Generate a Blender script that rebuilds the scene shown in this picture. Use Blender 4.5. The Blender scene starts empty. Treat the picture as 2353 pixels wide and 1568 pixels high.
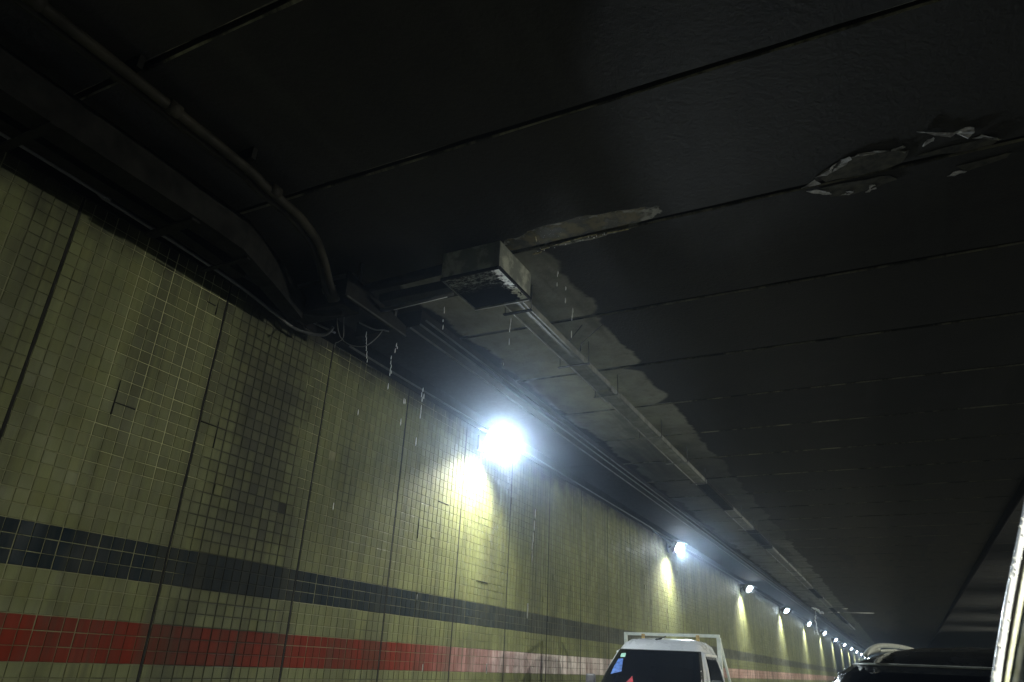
import bpy, bmesh, math, random
import numpy as np
from mathutils import Vector, Matrix
random.seed(7); rng = np.random.default_rng(11)
sc = bpy.context.scene
C = sc.collection
EYE = 1.6                                   # camera height over the road

# ------------------------------------------------------------------ camera
ROT = Matrix(((0.89265989, 0.1470394, 0.42607246),
              (0.44836501, -0.3864058, -0.8060145),
              (0.04612098, 0.9105328, -0.41085627)))
FPX, PCX, PCY = 1635.0, 1176.5, 784.0       # solved from the tunnel's three vanishing points
cd = bpy.data.cameras.new("camera"); cam = bpy.data.objects.new("camera", cd); C.objects.link(cam)
cam.matrix_world = Matrix.Translation((0, 0, EYE)) @ ROT.to_4x4()
cd.sensor_width = 36; cd.lens = 36 * FPX / 2353
cd.clip_start = 0.05; cd.clip_end = 600
cd.dof.use_dof = True; cd.dof.focus_distance = 9.0; cd.dof.aperture_fstop = 13
sc.camera = cam

# ------------------------------------------------------------------ world: closed tunnel at night
w = bpy.data.worlds.new("World"); sc.world = w; w.use_nodes = True
nt = w.node_tree
bg = next(n for n in nt.nodes if n.type == 'BACKGROUND')
bg.inputs[0].default_value = (0.02, 0.03, 0.05, 1); bg.inputs[1].default_value = 0.02

# ------------------------------------------------------------------ light levels and exposure
WALL_LAMP_POINT = 12.0       # bare glare of each floodlight (W)
WALL_LAMP_GLARE = 1300.0      # the strong beam down the tunnel, against the traffic (W)
WALL_LAMP_POOL = 760.0        # the pool each throws down its own wall
WALL_LAMP_FLOOD = 260.0       # the beam out over the road
FILL_LAMP_FLOOD = 2700.0       # added fill lamps on the right-hand wall
LENS_STRENGTH = 55.0
HAZE_DENSITY = 0.0038
HAZE_ANISO = 0.955
sc.view_settings.view_transform = 'Standard'; sc.view_settings.look = 'None'
sc.view_settings.exposure = 0.0; sc.view_settings.gamma = 1.0
sc.render.engine = 'CYCLES'
cy = sc.cycles
cy.use_denoising = True
try: cy.denoiser = 'OPENIMAGEDENOISE'; cy.denoising_input_passes = 'RGB_ALBEDO_NORMAL'
except Exception: pass
cy.max_bounces = 6; cy.diffuse_bounces = 3; cy.glossy_bounces = 3; cy.transmission_bounces = 4
cy.volume_bounces = 1; cy.sample_clamp_indirect = 3.0; cy.sample_clamp_direct = 0
cy.caustics_reflective = False; cy.caustics_refractive = False
cy.use_light_tree = True

# ------------------------------------------------------------------ pixel <-> place (2353 px wide photograph)
def ray(px, py):
    return ROT @ Vector((px - PCX, -(py - PCY), -FPX))
def at(px, py, axis, val):
    """point where the sight line through a pixel meets the plane axis=val (z measured from the road)"""
    d = ray(px, py)
    v = val - EYE if axis == 2 else val
    t = v / d[axis]
    return Vector((d.x * t, d.y * t, d.z * t + EYE))
def project(x, y, z):
    c = ROT.transposed() @ Vector((x, y, z - EYE))
    if c.z >= -0.01: return None
    return PCX - FPX * c.x / c.z, PCY + FPX * c.y / c.z

# ------------------------------------------------------------------ node helper
class N:
    def __init__(s, name):
        s.m = bpy.data.materials.new(name); s.m.use_nodes = True; s.t = s.m.node_tree
        s.t.nodes.clear()
        s.out = s.t.nodes.new('ShaderNodeOutputMaterial')
        s.b = s.t.nodes.new('ShaderNodeBsdfPrincipled')
        s.t.links.new(s.b.outputs[0], s.out.inputs[0])
    def _in(s, sock, v):
        if v is None: return
        if isinstance(v, bpy.types.NodeSocket): s.t.links.new(v, sock)
        else:
            try: sock.default_value = v
            except Exception:
                sock.default_value = (*v, 1) if len(v) == 3 else v
    def node(s, typ, props=None, **ins):
        n = s.t.nodes.new(typ)
        for k, v in (props or {}).items(): setattr(n, k, v)
        for k, v in ins.items(): s._in(n.inputs[k], v)
        return n
    def pos(s): return s.node('ShaderNodeNewGeometry').outputs['Position']
    def sep(s, v):
        n = s.t.nodes.new('ShaderNodeSeparateXYZ'); s._in(n.inputs[0], v); return n.outputs
    def comb(s, x, y, z):
        n = s.t.nodes.new('ShaderNodeCombineXYZ')
        for i, v in enumerate((x, y, z)): s._in(n.inputs[i], v)
        return n.outputs[0]
    def math(s, op, a, b=None, c=None, clamp=False):
        n = s.t.nodes.new('ShaderNodeMath'); n.operation = op; n.use_clamp = clamp
        for i, v in enumerate((a, b, c)):
            if v is not None: s._in(n.inputs[i], v)
        return n.outputs[0]
    def vmath(s, op, a, b=None):
        n = s.t.nodes.new('ShaderNodeVectorMath'); n.operation = op
        s._in(n.inputs[0], a)
        if b is not None: s._in(n.inputs[1], b)
        return n.outputs[0]
    def noise(s, v, scale, detail=3, rough=.55, dist=0):
        n = s.node('ShaderNodeTexNoise', Vector=v, Scale=scale, Detail=detail, Roughness=rough, Distortion=dist)
        return n.outputs['Fac']
    def white(s, v):
        n = s.node('ShaderNodeTexWhiteNoise', {'noise_dimensions': '3D'}, Vector=v); return n.outputs['Value']
    def ramp(s, v, a, b, lo=0., hi=1.):
        n = s.t.nodes.new('ShaderNodeMapRange'); n.interpolation_type = 'SMOOTHSTEP'
        s._in(n.inputs[0], v); n.inputs[1].default_value = a; n.inputs[2].default_value = b
        n.inputs[3].default_value = lo; n.inputs[4].default_value = hi
        return n.outputs[0]
    def mix(s, f, a, b, mode='MIX'):
        n = s.t.nodes.new('ShaderNodeMix'); n.data_type = 'RGBA'; n.blend_type = mode
        s._in(n.inputs['Factor'], f) if False else s._in(n.inputs[0], f)
        s._in(n.inputs[6], a); s._in(n.inputs[7], b); return n.outputs[2]
    def bump(s, h, strength=.3, dist=.01):
        n = s.node('ShaderNodeBump', Height=h, Strength=strength, Distance=dist); s._in(s.b.inputs['Normal'], n.outputs[0])
    def set(s, **k):
        for a, v in k.items():
            s._in(s.b.inputs[a.replace('_', ' ')], v)
        return s.m

def simple(name, col, rough=.5, metal=0., spec=.5, nscale=9., amount=.35, bump=.15, coat=0.):
    n = N(name); p = n.pos()
    f = n.noise(p, nscale, 5)
    c = n.mix(n.ramp(f, .3, .7), tuple(x * (1 - amount) for x in col), tuple(min(1, x * (1 + amount)) for x in col))
    n.set(Base_Color=c, Roughness=n.ramp(n.noise(p, nscale * 2.3, 3), .2, .8, max(.02, rough - .12), min(1, rough + .12)), Metallic=metal)
    n.b.inputs['Specular IOR Level'].default_value = spec
    n.b.inputs['Coat Weight'].default_value = coat
    if bump: n.bump(n.noise(p, nscale * 8, 3), bump, .004)
    return n.m

# ------------------------------------------------------------------ tunnel dimensions
WX = -5.2                     # left wall
RX = 11.0                      # right wall
ROWH, COLW, PANEL = 0.0973, 0.1002, 1.503
BLUE_TOP = EYE + .728
Z_TOP = EYE + 3.155           # upper edge of the tiling
J0 = 2.56 - PANEL             # an expansion joint
ROOF = EYE + 3.45             # underside of the roof slabs
SLAB0, SLABP = 0.49, 1.5
Y0, Y1 = -24.0, 250.0

# stain fields shared by tile and grout
def stain_nodes(n):
    p = n.pos(); x, y, z = n.sep(p)
    # broad damp column at Y ~ 4.8, wandering with height
    wob = n.math('MULTIPLY', n.math('SUBTRACT', n.noise(n.comb(0., n.math('MULTIPLY', y, .3), z), 1.6, 3), .5), .9)
    yc = n.math('ADD', y, wob)
    d = n.math('ABSOLUTE', n.math('SUBTRACT', yc, 4.78))
    core = n.ramp(d, .18, .62, 1., 0.)
    low = n.ramp(z, EYE + .55, EYE + 1.0)
    top = n.ramp(z, EYE + 2.4, EYE + 3.1, 1., .35)
    col = n.math('MULTIPLY', n.math('MULTIPLY', core, low), top)
    # lower, weaker halo through the bands
    d2 = n.math('ABSOLUTE', n.math('SUBTRACT', yc, 4.75))
    lo2 = n.math('MULTIPLY', n.ramp(d2, .2, .85, .55, 0.), n.ramp(z, EYE - .3, EYE + .6, .8, 1.))
    col = n.math('MAXIMUM', col, lo2)
    # run marks from the roof, far wall
    runs = n.noise(n.comb(0., n.math('MULTIPLY', y, 2.2), n.math('MULTIPLY', z, .12)), 1.3, 6, .7)
    fine = n.noise(n.comb(0., n.math('MULTIPLY', y, 9.), n.math('MULTIPLY', z, .35)), 1.3, 4, .65)
    return p, x, y, z, col, runs, fine

def tile_mat(name, base, rough, vary=.075, pale=None, band=False, fade=None):
    n = N(name); p, x, y, z, stain, runs, fine = stain_nodes(n)
    iy = n.math('FLOOR', n.math('DIVIDE', n.math('SUBTRACT', y, J0), COLW))
    iz = n.math('FLOOR', n.math('DIVIDE', n.math('SUBTRACT', BLUE_TOP, z), ROWH))
    r1 = n.white(n.comb(iy, iz, 1.)); r2 = n.white(n.comb(iy, iz, 7.))
    vary = vary * (.5 if band else 1.); dark = tuple(v * (1 - vary * 2) for v in base); lite = tuple(v * (1 + vary) for v in base)
    c = n.mix(r1, dark, lite)
    warm = (base[0] * 1.12, base[1] * .95, base[2] * .8)
    c = n.mix(n.ramp(r2, .6, 1., 0., .3 if not band else .15), c, warm)
    if pale is not None:                     # band colour whitened with distance in place of headlamp shine, patchily
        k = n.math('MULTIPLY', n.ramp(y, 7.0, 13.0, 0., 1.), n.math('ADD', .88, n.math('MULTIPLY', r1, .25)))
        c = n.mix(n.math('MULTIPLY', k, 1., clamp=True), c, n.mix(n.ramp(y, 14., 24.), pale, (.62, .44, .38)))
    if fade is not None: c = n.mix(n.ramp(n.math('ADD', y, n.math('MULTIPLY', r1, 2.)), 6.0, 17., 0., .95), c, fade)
    mot = n.noise(p, 1.3, 5, .6)
    c = n.mix(n.ramp(mot, .32, .72, .5, 0.), c, tuple(v * .45 for v in base))
    c = n.mix(n.math('MULTIPLY', n.ramp(runs, .45, .68, 0., .5), n.ramp(y, 6., 14., .8, 1. if pale is None else .45)), c, (.06, .058, .045))
    smear = n.noise(n.comb(3., n.math('MULTIPLY', y, 3.2), n.math('MULTIPLY', z, .5)), 1.5, 5, .6)
    c = n.mix(n.ramp(smear, .46, .66, 0., .5), c, (.05, .052, .035))
    c = n.mix(n.ramp(fine, .42, .7, 0., .45), c, tuple(v * .5 for v in base))
    c = n.mix(n.math('MULTIPLY', stain, n.math('SUBTRACT', .85, n.math('MULTIPLY', r1, n.ramp(z, EYE + 1.2, EYE + 2.2, .5, .18)))), c, (.035, .035, .026))
    soot = n.ramp(n.math('ADD', z, n.math('MULTIPLY', n.noise(p, 3.5, 4), .5)), Z_TOP - .12, Z_TOP + .28)
    c = n.mix(soot, c, (.02, .02, .016))
    # dirt held at the tile's own edges
    fy = n.math('FRACT', n.math('DIVIDE', n.math('SUBTRACT', y, J0), COLW))
    fz = n.math('FRACT', n.math('DIVIDE', n.math('SUBTRACT', BLUE_TOP, z), ROWH))
    ed = n.math('MINIMUM', n.math('MINIMUM', fy, n.math('SUBTRACT', 1., fy)), n.math('MINIMUM', fz, n.math('SUBTRACT', 1., fz)))
    c = n.mix(n.math('MULTIPLY', n.ramp(ed, .03, .22, .55, 0.), n.ramp(stain, 0., .6, .10, .6)), c, (.015, .015, .01))
    rg = n.math('ADD', n.ramp(n.noise(p, 5., 4), .3, .7, rough - .06, rough + .16), n.math('MULTIPLY', r2, .1))
    n.set(Base_Color=c, Roughness=rg)
    n.b.inputs['Specular IOR Level'].default_value = .28 if not band else .10
    n.bump(n.noise(p, 14., 4), .25, .004)
    return n.m
M = {}
M['tile'] = tile_mat('olive_glazed_tile', (.198, .216, .092), .52)
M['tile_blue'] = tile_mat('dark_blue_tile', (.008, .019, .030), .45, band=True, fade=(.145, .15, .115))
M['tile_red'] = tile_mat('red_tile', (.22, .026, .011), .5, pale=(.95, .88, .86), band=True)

def grout_mat():
    n = N('pale_and_dirty_grout'); p, x, y, z, stain, runs, fine = stain_nodes(n)
    g = n.noise(n.comb(0., n.math('MULTIPLY', y, 1.0), n.math('MULTIPLY', z, .55)), 1.1, 4, .6)
    c = n.mix(n.ramp(g, .36, .50), (.04, .04, .025), (.24, .24, .14))
    zone = n.math('MULTIPLY', n.math('MULTIPLY', n.ramp(y, 2.9, 3.3), n.ramp(y, 4.9, 6.4, 1., 0.)), n.math('MULTIPLY', n.ramp(z, EYE + .9, EYE + 1.5), n.ramp(g, .30, .46)))
    c = n.mix(zone, c, (.52, .52, .30))
    hi = n.noise(n.comb(0., y, z), 7., 3)
    c = n.mix(n.ramp(hi, .58, .75, 0., .8), c, (.03, .03, .02))
    c = n.mix(n.ramp(stain, .05, .35), c, (.024, .024, .018))
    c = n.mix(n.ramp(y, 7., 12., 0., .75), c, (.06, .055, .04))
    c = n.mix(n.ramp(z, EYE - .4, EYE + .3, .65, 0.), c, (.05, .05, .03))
    n.set(Base_Color=c, Roughness=.9); n.bump(n.noise(p, 60, 3), .4, .003)
    return n.m
M['grout'] = grout_mat()
M['joint'] = simple('black_sealant', (.006, .006, .005), .9, bump=.3)

def ceiling_mat():
    n = N('sooty_roof_concrete'); p = n.pos(); x, y, z = n.sep(p)
    rag = n.math('MULTIPLY', n.math('SUBTRACT', n.noise(n.comb(n.math('MULTIPLY', x, .6), y, 0.), 1.15, 5, .6), .5), .55)
    xr = n.math('ADD', x, rag)
    strip = n.math('MULTIPLY', n.ramp(xr, -4.05, -3.98), n.ramp(xr, -2.42, -2.36, 1., 0.))
    strip = n.math('MULTIPLY', strip, n.ramp(y, 4.97, 5.05))  # pale colour starts only where the lamps light the roof
    # pale corners round off at the slab joints, after the lit patches
    islab0 = n.math('FLOOR', n.math('DIVIDE', n.math('SUBTRACT', y, SLAB0), SLABP))
    fy = n.math('FRACT', n.math('DIVIDE', n.math('SUBTRACT', y, SLAB0), SLABP))
    e = n.math('ABSOLUTE', n.math('SUBTRACT', fy, .5))
    cut = n.math('ADD', x, n.math('MULTIPLY', n.math('POWER', n.math('MULTIPLY', e, 2.), n.math('ADD', 3., n.math('MULTIPLY', n.white(n.comb(islab0, 9., 0.)), 7.))), n.math('MULTIPLY', n.white(n.comb(islab0, 5., 0.)), .5)))
    strip = n.math('MULTIPLY', strip, n.ramp(cut, -2.34, -2.26, 1., 0.))
    lamp_lobe = n.math('MAXIMUM', n.ramp(y, 10., 13.5, 1., .22), n.ramp(y, 19.5, 23., .0, .8))  # pale dims and returns along the tunnel, copying the lamps' lit stretches
    strip = n.math('MULTIPLY', strip, lamp_lobe)
    mot = n.noise(p, 2.2, 6, .65); mot2 = n.noise(p, 9., 4)
    soot = n.mix(n.ramp(mot, .3, .7), (.0045, .0045, .004), (.0115, .011, .0095))
    islab = n.math('FLOOR', n.math('DIVIDE', n.math('SUBTRACT', y, SLAB0), SLABP))
    soot = n.mix(n.ramp(n.white(n.comb(islab, 3., 0.)), .2, 1., 0., .35), soot, (.022, .021, .016))
    soot = n.mix(n.math('MULTIPLY', n.ramp(y, 9., 26., 0., .9), n.ramp(x, 2.2, 2.7, 1., 0.)), soot, (.065, .056, .034))  # far soot toned lighter, left dark right of the pipe against lamp spill
    pale = n.mix(n.ramp(mot, .3, .72), (.21, .21, .165), (.35, .35, .275))
    pale = n.mix(n.ramp(mot2, .5, .75, 0., .35), pale, (.10, .10, .08))
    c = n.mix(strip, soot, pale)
    # long damp smears beyond
    sm = n.noise(n.comb(n.math('MULTIPLY', x, 1.2), n.math('MULTIPLY', y, .12), 0.), 1.2, 4)
    c = n.mix(n.ramp(sm, .52, .66, 0., .6), c, (.022, .022, .02))
    # wet patch beside the leaking box along its joint
    dx = n.math('DIVIDE', n.math('ADD', x, 2.0), .75); dy = n.math('DIVIDE', n.math('SUBTRACT', y, 4.88), .18)
    dd = n.math('ADD', n.math('SQRT', n.math('ADD', n.math('MULTIPLY', dx, dx), n.math('MULTIPLY', dy, dy))),
                n.math('MULTIPLY', n.math('SUBTRACT', n.noise(p, 4.5, 5), .5), .7))
    wet = n.ramp(dd, .95, 1.0, 1., 0.); rim = n.math('MULTIPLY', wet, n.ramp(dd, .80, .93))
    c = n.mix(wet, c, n.mix(n.ramp(n.noise(p, 7, 4), .4, .62), (.03, .032, .022), (.13, .11, .05)))
    c = n.mix(n.math('MULTIPLY', rim, n.ramp(mot2, .45, .6)), c, (.30, .30, .26))
    n.set(Base_Color=c, Roughness=n.mix(wet, (.85,) * 3, (.18,) * 3))
    n.bump(n.noise(p, 26., 6, .7), .6, .012)
    return n.m
M['ceiling'] = ceiling_mat()
def lip_mat():
    n = N('pale_slab_arris'); p = n.pos(); x, y, z = n.sep(p)
    f = n.noise(n.comb(x, n.math('MULTIPLY', y, .4), 0.), 2.4, 5, .7)
    n.set(Base_Color=n.mix(n.ramp(f, .40, .62), (.02, .02, .017), (.21, .205, .15)), Roughness=.9); n.bump(n.noise(p, 50, 4), .6, .006); return n.m  # slab edges mixed from dark to paler by noise
M['lip'] = lip_mat()
M['black'] = simple('tar_black', (.009, .009, .010), .85, spec=.1, bump=.3)
M['duct'] = simple('dusty_painted_duct', (.009, .009, .008), .8, spec=.15, nscale=6, amount=.45)
M['pipe'] = simple('brown_dusty_pipe', (.017, .0155, .010), .7, spec=.25, nscale=5, amount=.5)
M['galv'] = simple('weathered_galvanised_steel', (.17, .175, .155), .5, metal=.25, nscale=6, amount=.3)
M['cable'] = simple('grey_cable', (.09, .095, .10), .45, amount=.2)
M['wire'] = simple('pale_wire', (.20, .195, .18), .5, amount=.2)
M['steel_dark'] = simple('dark_steel', (.06, .06, .06), .5, metal=.4)
M['housing'] = simple('lamp_housing_aluminium', (.12, .12, .12), .4, metal=.6)
M['road'] = simple('damp_asphalt', (.045, .045, .045), .38, nscale=3, amount=.3, bump=.5)
M['mark'] = simple('road_paint', (.65, .65, .6), .6)
M['kerb'] = simple('kerb_concrete', (.22, .22, .20), .8)
M['white_paint'] = simple('white_van_paint', (.74, .76, .80), .28, nscale=2, amount=.05, bump=0, coat=.5)
M['grey_paint'] = simple('white_rack_paint', (.72, .76, .70), .45, nscale=12, amount=.12)
M['car_black'] = simple('black_car_paint', (.010, .011, .013), .22, nscale=2, amount=.1, bump=0, coat=.7)
M['rubber'] = simple('black_rubber', (.012, .012, .012), .6, bump=0)
M['plastic'] = simple('grey_plastic', (.10, .10, .11), .5, bump=0)
M['chrome'] = simple('satin_chrome', (.75, .76, .74), .22, metal=.85, amount=.05, bump=0)
M['railpaint'] = simple('pale_silver_rail', (.70, .72, .66), .35, metal=.1, amount=.05, bump=0, coat=.4)
M['glass'] = simple('tinted_windscreen_glass', (.004, .005, .008), .14, spec=.35, amount=.1, bump=0, coat=0)
M['wood'] = simple('yellow_wood_block', (.55, .38, .14), .7, nscale=30)
M['foam'] = simple('crumpled_white_sheet', (.85, .84, .82), .5, nscale=10, amount=.08, bump=.5)
M['sticker'] = simple('pale_green_sticker', (.45, .80, .66), .5, amount=.05, bump=0)
M['blue'] = simple('blue_reflection_paint', (.07, .17, .52), .6, nscale=20, amount=.4, bump=0)
M['red'] = simple('red_reflection_paint', (.42, .02, .04), .6, nscale=20, amount=.4)
M['flake'] = simple('curled_paint_flake', (.42, .42, .42), .8, nscale=20, amount=.5, bump=.6)
M['ochre'] = simple('ochre_leak_stain', (.034, .033, .022), .7, nscale=14, amount=.8, bump=.5)
M['lamp_red'] = simple('red_tail_lens', (.3, .01, .01), .2, bump=0)

def drop_mat():
    n = N('glint_white_water'); n.set(Base_Color=(.97, .98, .98), Roughness=.35)  # opaque white, in place of lamp light refracted in clear water
    n.b.inputs['IOR'].default_value = 1.33
    n.b.inputs['Specular IOR Level'].default_value = 1.
    return n.m
M['drop'] = drop_mat()
M['wetline'] = simple('wet_mineral_crust', (.50, .44, .24), .25, nscale=40, amount=.6, bump=.4)
def lerp_(a, b, t): return a + (b - a) * t
def pillar_mat(name, a, b):
    n = N(name); p = n.pos(); f = n.noise(p, 60, 5)
    n.set(Base_Color=n.mix(n.ramp(f, .3, .7), a, b), Roughness=.22)
    n.b.inputs['Coat Weight'].default_value = .8
    n.bump(n.noise(p, 160, 3), .3, .002); return n.m
M['pillar_a'] = pillar_mat('wet_silver_trim', (.66, .67, .74), (.88, .90, .95))
M['pillar_b'] = pillar_mat('wet_cream_trim', (.60, .63, .42), (.90, .92, .84))
M['pillar_c'] = pillar_mat('dark_window_gasket', (.02, .025, .035), (.035, .045, .06))
def wetbox_mat():
    n = N('wet_limescaled_sheet'); p = n.pos(); x, y, z = n.sep(p)
    # white lime and painted wet glint along the road-side edge, ragged toward the front
    fr = n.math('ADD', n.math('MULTIPLY', n.math('SUBTRACT', n.noise(p, 13, 6, .7), .5), .38), 0.)
    e = n.math('SUBTRACT', -2.705, x)
    edge = n.ramp(n.math('ADD', e, fr), .05, .10, 1., 0.)
    edge = n.math('MULTIPLY', edge, n.ramp(n.noise(p, 34, 4), .34, .5))
    field = n.math('MULTIPLY', n.ramp(n.math('ADD', n.math('SUBTRACT', y, 4.8), n.math('MULTIPLY', fr, 1.2)), .05, .32, 1., 0.),
                   n.ramp(n.noise(n.comb(n.math('MULTIPLY', x, 3.), n.math('MULTIPLY', y, 9.), z), 7, 5, .75), .47, .6))
    c = n.mix(n.math('MULTIPLY', field, .75), (.006, .007, .007), (.42, .43, .33))
    c = n.mix(edge, c, (.92, .93, .82))
    wetk = n.math('MAXIMUM', edge, n.math('MULTIPLY', field, .45))
    n.set(Base_Color=c, Roughness=n.math('SUBTRACT', .75, n.math('MULTIPLY', wetk, .35)))
    n.t.links.new(n.math('MULTIPLY', wetk, 1.), n.b.inputs['Specular IOR Level'])
    n.bump(n.noise(p, 45, 5, .7), .35, .005); return n.m
M['wetbox'] = wetbox_mat()
def boxside_mat():
    n = N('stained_sheet_steel'); p = n.pos(); f = n.noise(p, 6, 5, .6)
    c = n.mix(n.ramp(f, .45, .62), (.14, .15, .13), (.34, .35, .29))
    n.set(Base_Color=c, Roughness=.55, Metallic=.2); n.bump(n.noise(p, 40, 3), .3, .004); return n.m
M['boxside'] = boxside_mat()

def emis(name, col, st):
    n = N(name); n.set(Base_Color=(.8, .8, .8), Roughness=.4)
    n.b.inputs['Emission Color'].default_value = (*col, 1); n.b.inputs['Emission Strength'].default_value = st
    return n.m
M['lens'] = emis('floodlight_lens', (.86, .95, 1.), LENS_STRENGTH)
M['headlamp'] = emis('headlamp_lens', (1., .97, .9), 12.)

# ------------------------------------------------------------------ object helpers
def finish(me, mat, smooth=False):
    for m_ in (mat if isinstance(mat, (list, tuple)) else [mat]): me.materials.append(m_)
    if smooth:
        for p in me.polygons: p.use_smooth = True
    return me
def link(name, me, parent=None, loc=None):
    o = bpy.data.objects.new(name, me); C.objects.link(o)
    if parent is not None: o.parent = parent
    if loc is not None: o.location = loc
    return o
def tag(o, label=None, cat=None, group=None, kind=None):
    if label: o['label'] = label
    if cat: o['category'] = cat
    if group: o['group'] = group
    if kind: o['kind'] = kind
    return o
def empty(name, loc=(0, 0, 0), rz=0.):
    o = bpy.data.objects.new(name, None); C.objects.link(o); o.location = loc; o.rotation_euler.z = rz
    o.empty_display_size = .1; return o
def bm_mesh(name, bm, mat, smooth=False):
    bmesh.ops.recalc_face_normals(bm, faces=bm.faces)
    me = bpy.data.meshes.new(name); bm.to_mesh(me); bm.free(); return finish(me, mat, smooth)
def add_box(bm, x0, x1, y0, y1, z0, z1, bev=0.):
    t = bmesh.new()
    bmesh.ops.create_cube(t, size=1)
    for v in t.verts:
        v.co = Vector(((x0 + x1) / 2 + v.co.x * (x1 - x0), (y0 + y1) / 2 + v.co.y * (y1 - y0), (z0 + z1) / 2 + v.co.z * (z1 - z0)))
    if bev: bmesh.ops.bevel(t, geom=t.edges[:], offset=bev, segments=2, affect='EDGES', profile=.6)
    tm = bpy.data.meshes.new('tmp'); t.to_mesh(tm); t.free(); bm.from_mesh(tm); bpy.data.meshes.remove(tm)
def box(name, mat, x0, x1, y0, y1, z0, z1, parent=None, bev=0.):
    bm = bmesh.new(); add_box(bm, x0, x1, y0, y1, z0, z1, bev)
    return link(name, bm_mesh(name, bm, mat), parent)
def add_tube(bm, pts, r, n=8, closed_ends=True, flat=1.):
    pts = [Vector(p) for p in pts]; rings = []
    up = Vector((0, 0, 1))
    for i, p in enumerate(pts):
        d = (pts[min(i + 1, len(pts) - 1)] - pts[max(i - 1, 0)]).normalized()
        u = up if abs(d.dot(up)) < .95 else Vector((1, 0, 0))
        s = d.cross(u).normalized(); t = s.cross(d).normalized()
        rr = r[i] if isinstance(r, (list, tuple)) else r
        rings.append([bm.verts.new(p + s * rr * math.cos(a) + t * rr * flat * math.sin(a)) for a in [2 * math.pi * k / n for k in range(n)]])
    for a, b in zip(rings, rings[1:]):
        for k in range(n): bm.faces.new((a[k], a[(k + 1) % n], b[(k + 1) % n], b[k]))
    if closed_ends:
        bm.faces.new(rings[0][::-1]); bm.faces.new(rings[-1])
def tube(name, mat, pts, r, parent=None, n=8, flat=1., smooth=True):
    bm = bmesh.new(); add_tube(bm, pts, r, n, flat=flat); return link(name, bm_mesh(name, bm, mat, smooth), parent)
def smooth_path(pts, k=6):
    pts = [Vector(p) for p in pts]; out = []
    P = [pts[0]] + pts + [pts[-1]]
    for i in range(1, len(P) - 2):
        for j in range(k):
            t = j / k; a, b, c, d = P[i - 1], P[i], P[i + 1], P[i + 2]
            out.append(.5 * ((2 * b) + (-a + c) * t + (2 * a - 5 * b + 4 * c - d) * t * t + (-a + 3 * b - 3 * c + d) * t ** 3))
    out.append(pts[-1]); return out
def pydata(name, V, F, mat, mats=None, smooth=False):
    me = bpy.data.meshes.new(name); me.from_pydata([tuple(v) for v in V], [], [tuple(f) for f in F]); me.update()
    finish(me, mat, smooth)
    if mats is not None: me.polygons.foreach_set('material_index', mats)
    return me

# ================================================================== THE TUNNEL SHELL
tag(box('road', M['road'], WX - .3, RX + .3, Y0, Y1, -.25, 0.), kind='structure')
lane = empty('lane_marking'); tag(lane, kind='structure')
lane_me = None
for k in range(24):
    if lane_me is None:
        o = box('dash', M['mark'], -1.72, -1.60, 0, 4, .004, .008, lane); lane_me = o.data; o.location.y = -20
    else: link('dash', lane_me, lane, (0, -20 + 9 * k, 0))
tag(box('kerb', M['kerb'], WX + .01, WX + .32, Y0, Y1, .0, .16), 'low concrete kerb at the foot of the tiled tunnel wall', 'kerb')
tag(box('end_wall', M['black'], WX, RX, Y1, Y1 + .3, 0, ROOF + .3), kind='structure')
tag(box('rear_wall', M['black'], WX, RX, Y0 - .3, Y0, 0, ROOF + .3), kind='structure')

# roof: precast slabs, one object each, joints between
ceil_root = empty('ceiling'); tag(ceil_root, kind='structure')
box('roof_deck', M['black'], WX - .3, RX + .3, Y0, Y1, ROOF + .10, ROOF + .4, ceil_root)
def slab_mesh(seed):
    r = random.Random(seed); bm = bmesh.new()
    X0, X1 = WX + .02, RX; g = .020; nx = 46
    V, F, mi = [], [], []
    rows = []
    for yy, zz in ((g, .09), (g, .012), (g + .012, 0.), (.75, 0.), (SLABP - g - .012, 0.), (SLABP - g, .012), (SLABP - g, .09)):
        row = []
        for i in range(nx):
            x = X0 + (X1 - X0) * i / (nx - 1)
            j = (r.random() - .5) * (.010 if zz < .05 and yy != .75 else 0)
            row.append(len(V)); V.append((x, yy + j, zz + (r.random() * .004 if 0 < zz < .05 else 0)))
        rows.append(row)
    for ri, (a, b) in enumerate(zip(rows, rows[1:])):
        for i in range(nx - 1):
            F.append((a[i], b[i], b[i + 1], a[i + 1])); mi.append(1 if ri in (1, 4) else 0)
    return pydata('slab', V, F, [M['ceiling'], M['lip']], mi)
slab_data = [slab_mesh(s) for s in range(4)]
k0 = int((Y0 - SLAB0) // SLABP)
for k in range(k0, 54):
    link('slab', slab_data[k % 4], ceil_root, (0, SLAB0 + SLABP * k, ROOF))
# the far slabs, joined
V, F = [], []
for k in range(54, 168):
    y = SLAB0 + SLABP * k + .015; b = len(V)
    V += [(WX, y, ROOF), (RX, y, ROOF), (RX, y + SLABP - .03, ROOF), (WX, y + SLABP - .03, ROOF)]; F.append((b, b + 1, b + 2, b + 3))
    for (ya) in (y, y + SLABP - .03):
        b = len(V); V += [(WX, ya, ROOF), (RX, ya, ROOF), (RX, ya, ROOF + .08), (WX, ya, ROOF + .08)]; F.append((b, b + 1, b + 2, b + 3))
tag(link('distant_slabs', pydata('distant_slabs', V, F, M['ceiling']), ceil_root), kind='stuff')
# longitudinal service line along the right of the roof
bm = bmesh.new(); add_tube(bm, [(2.44, 3, ROOF - .07), (2.44, 200, ROOF - .07)], .07, 8)
o = link('overhead_pipe', bm_mesh('overhead_pipe', bm, M['black'], True)); tag(o, 'thin black pipe running along the roof on the right', 'pipe')

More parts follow.
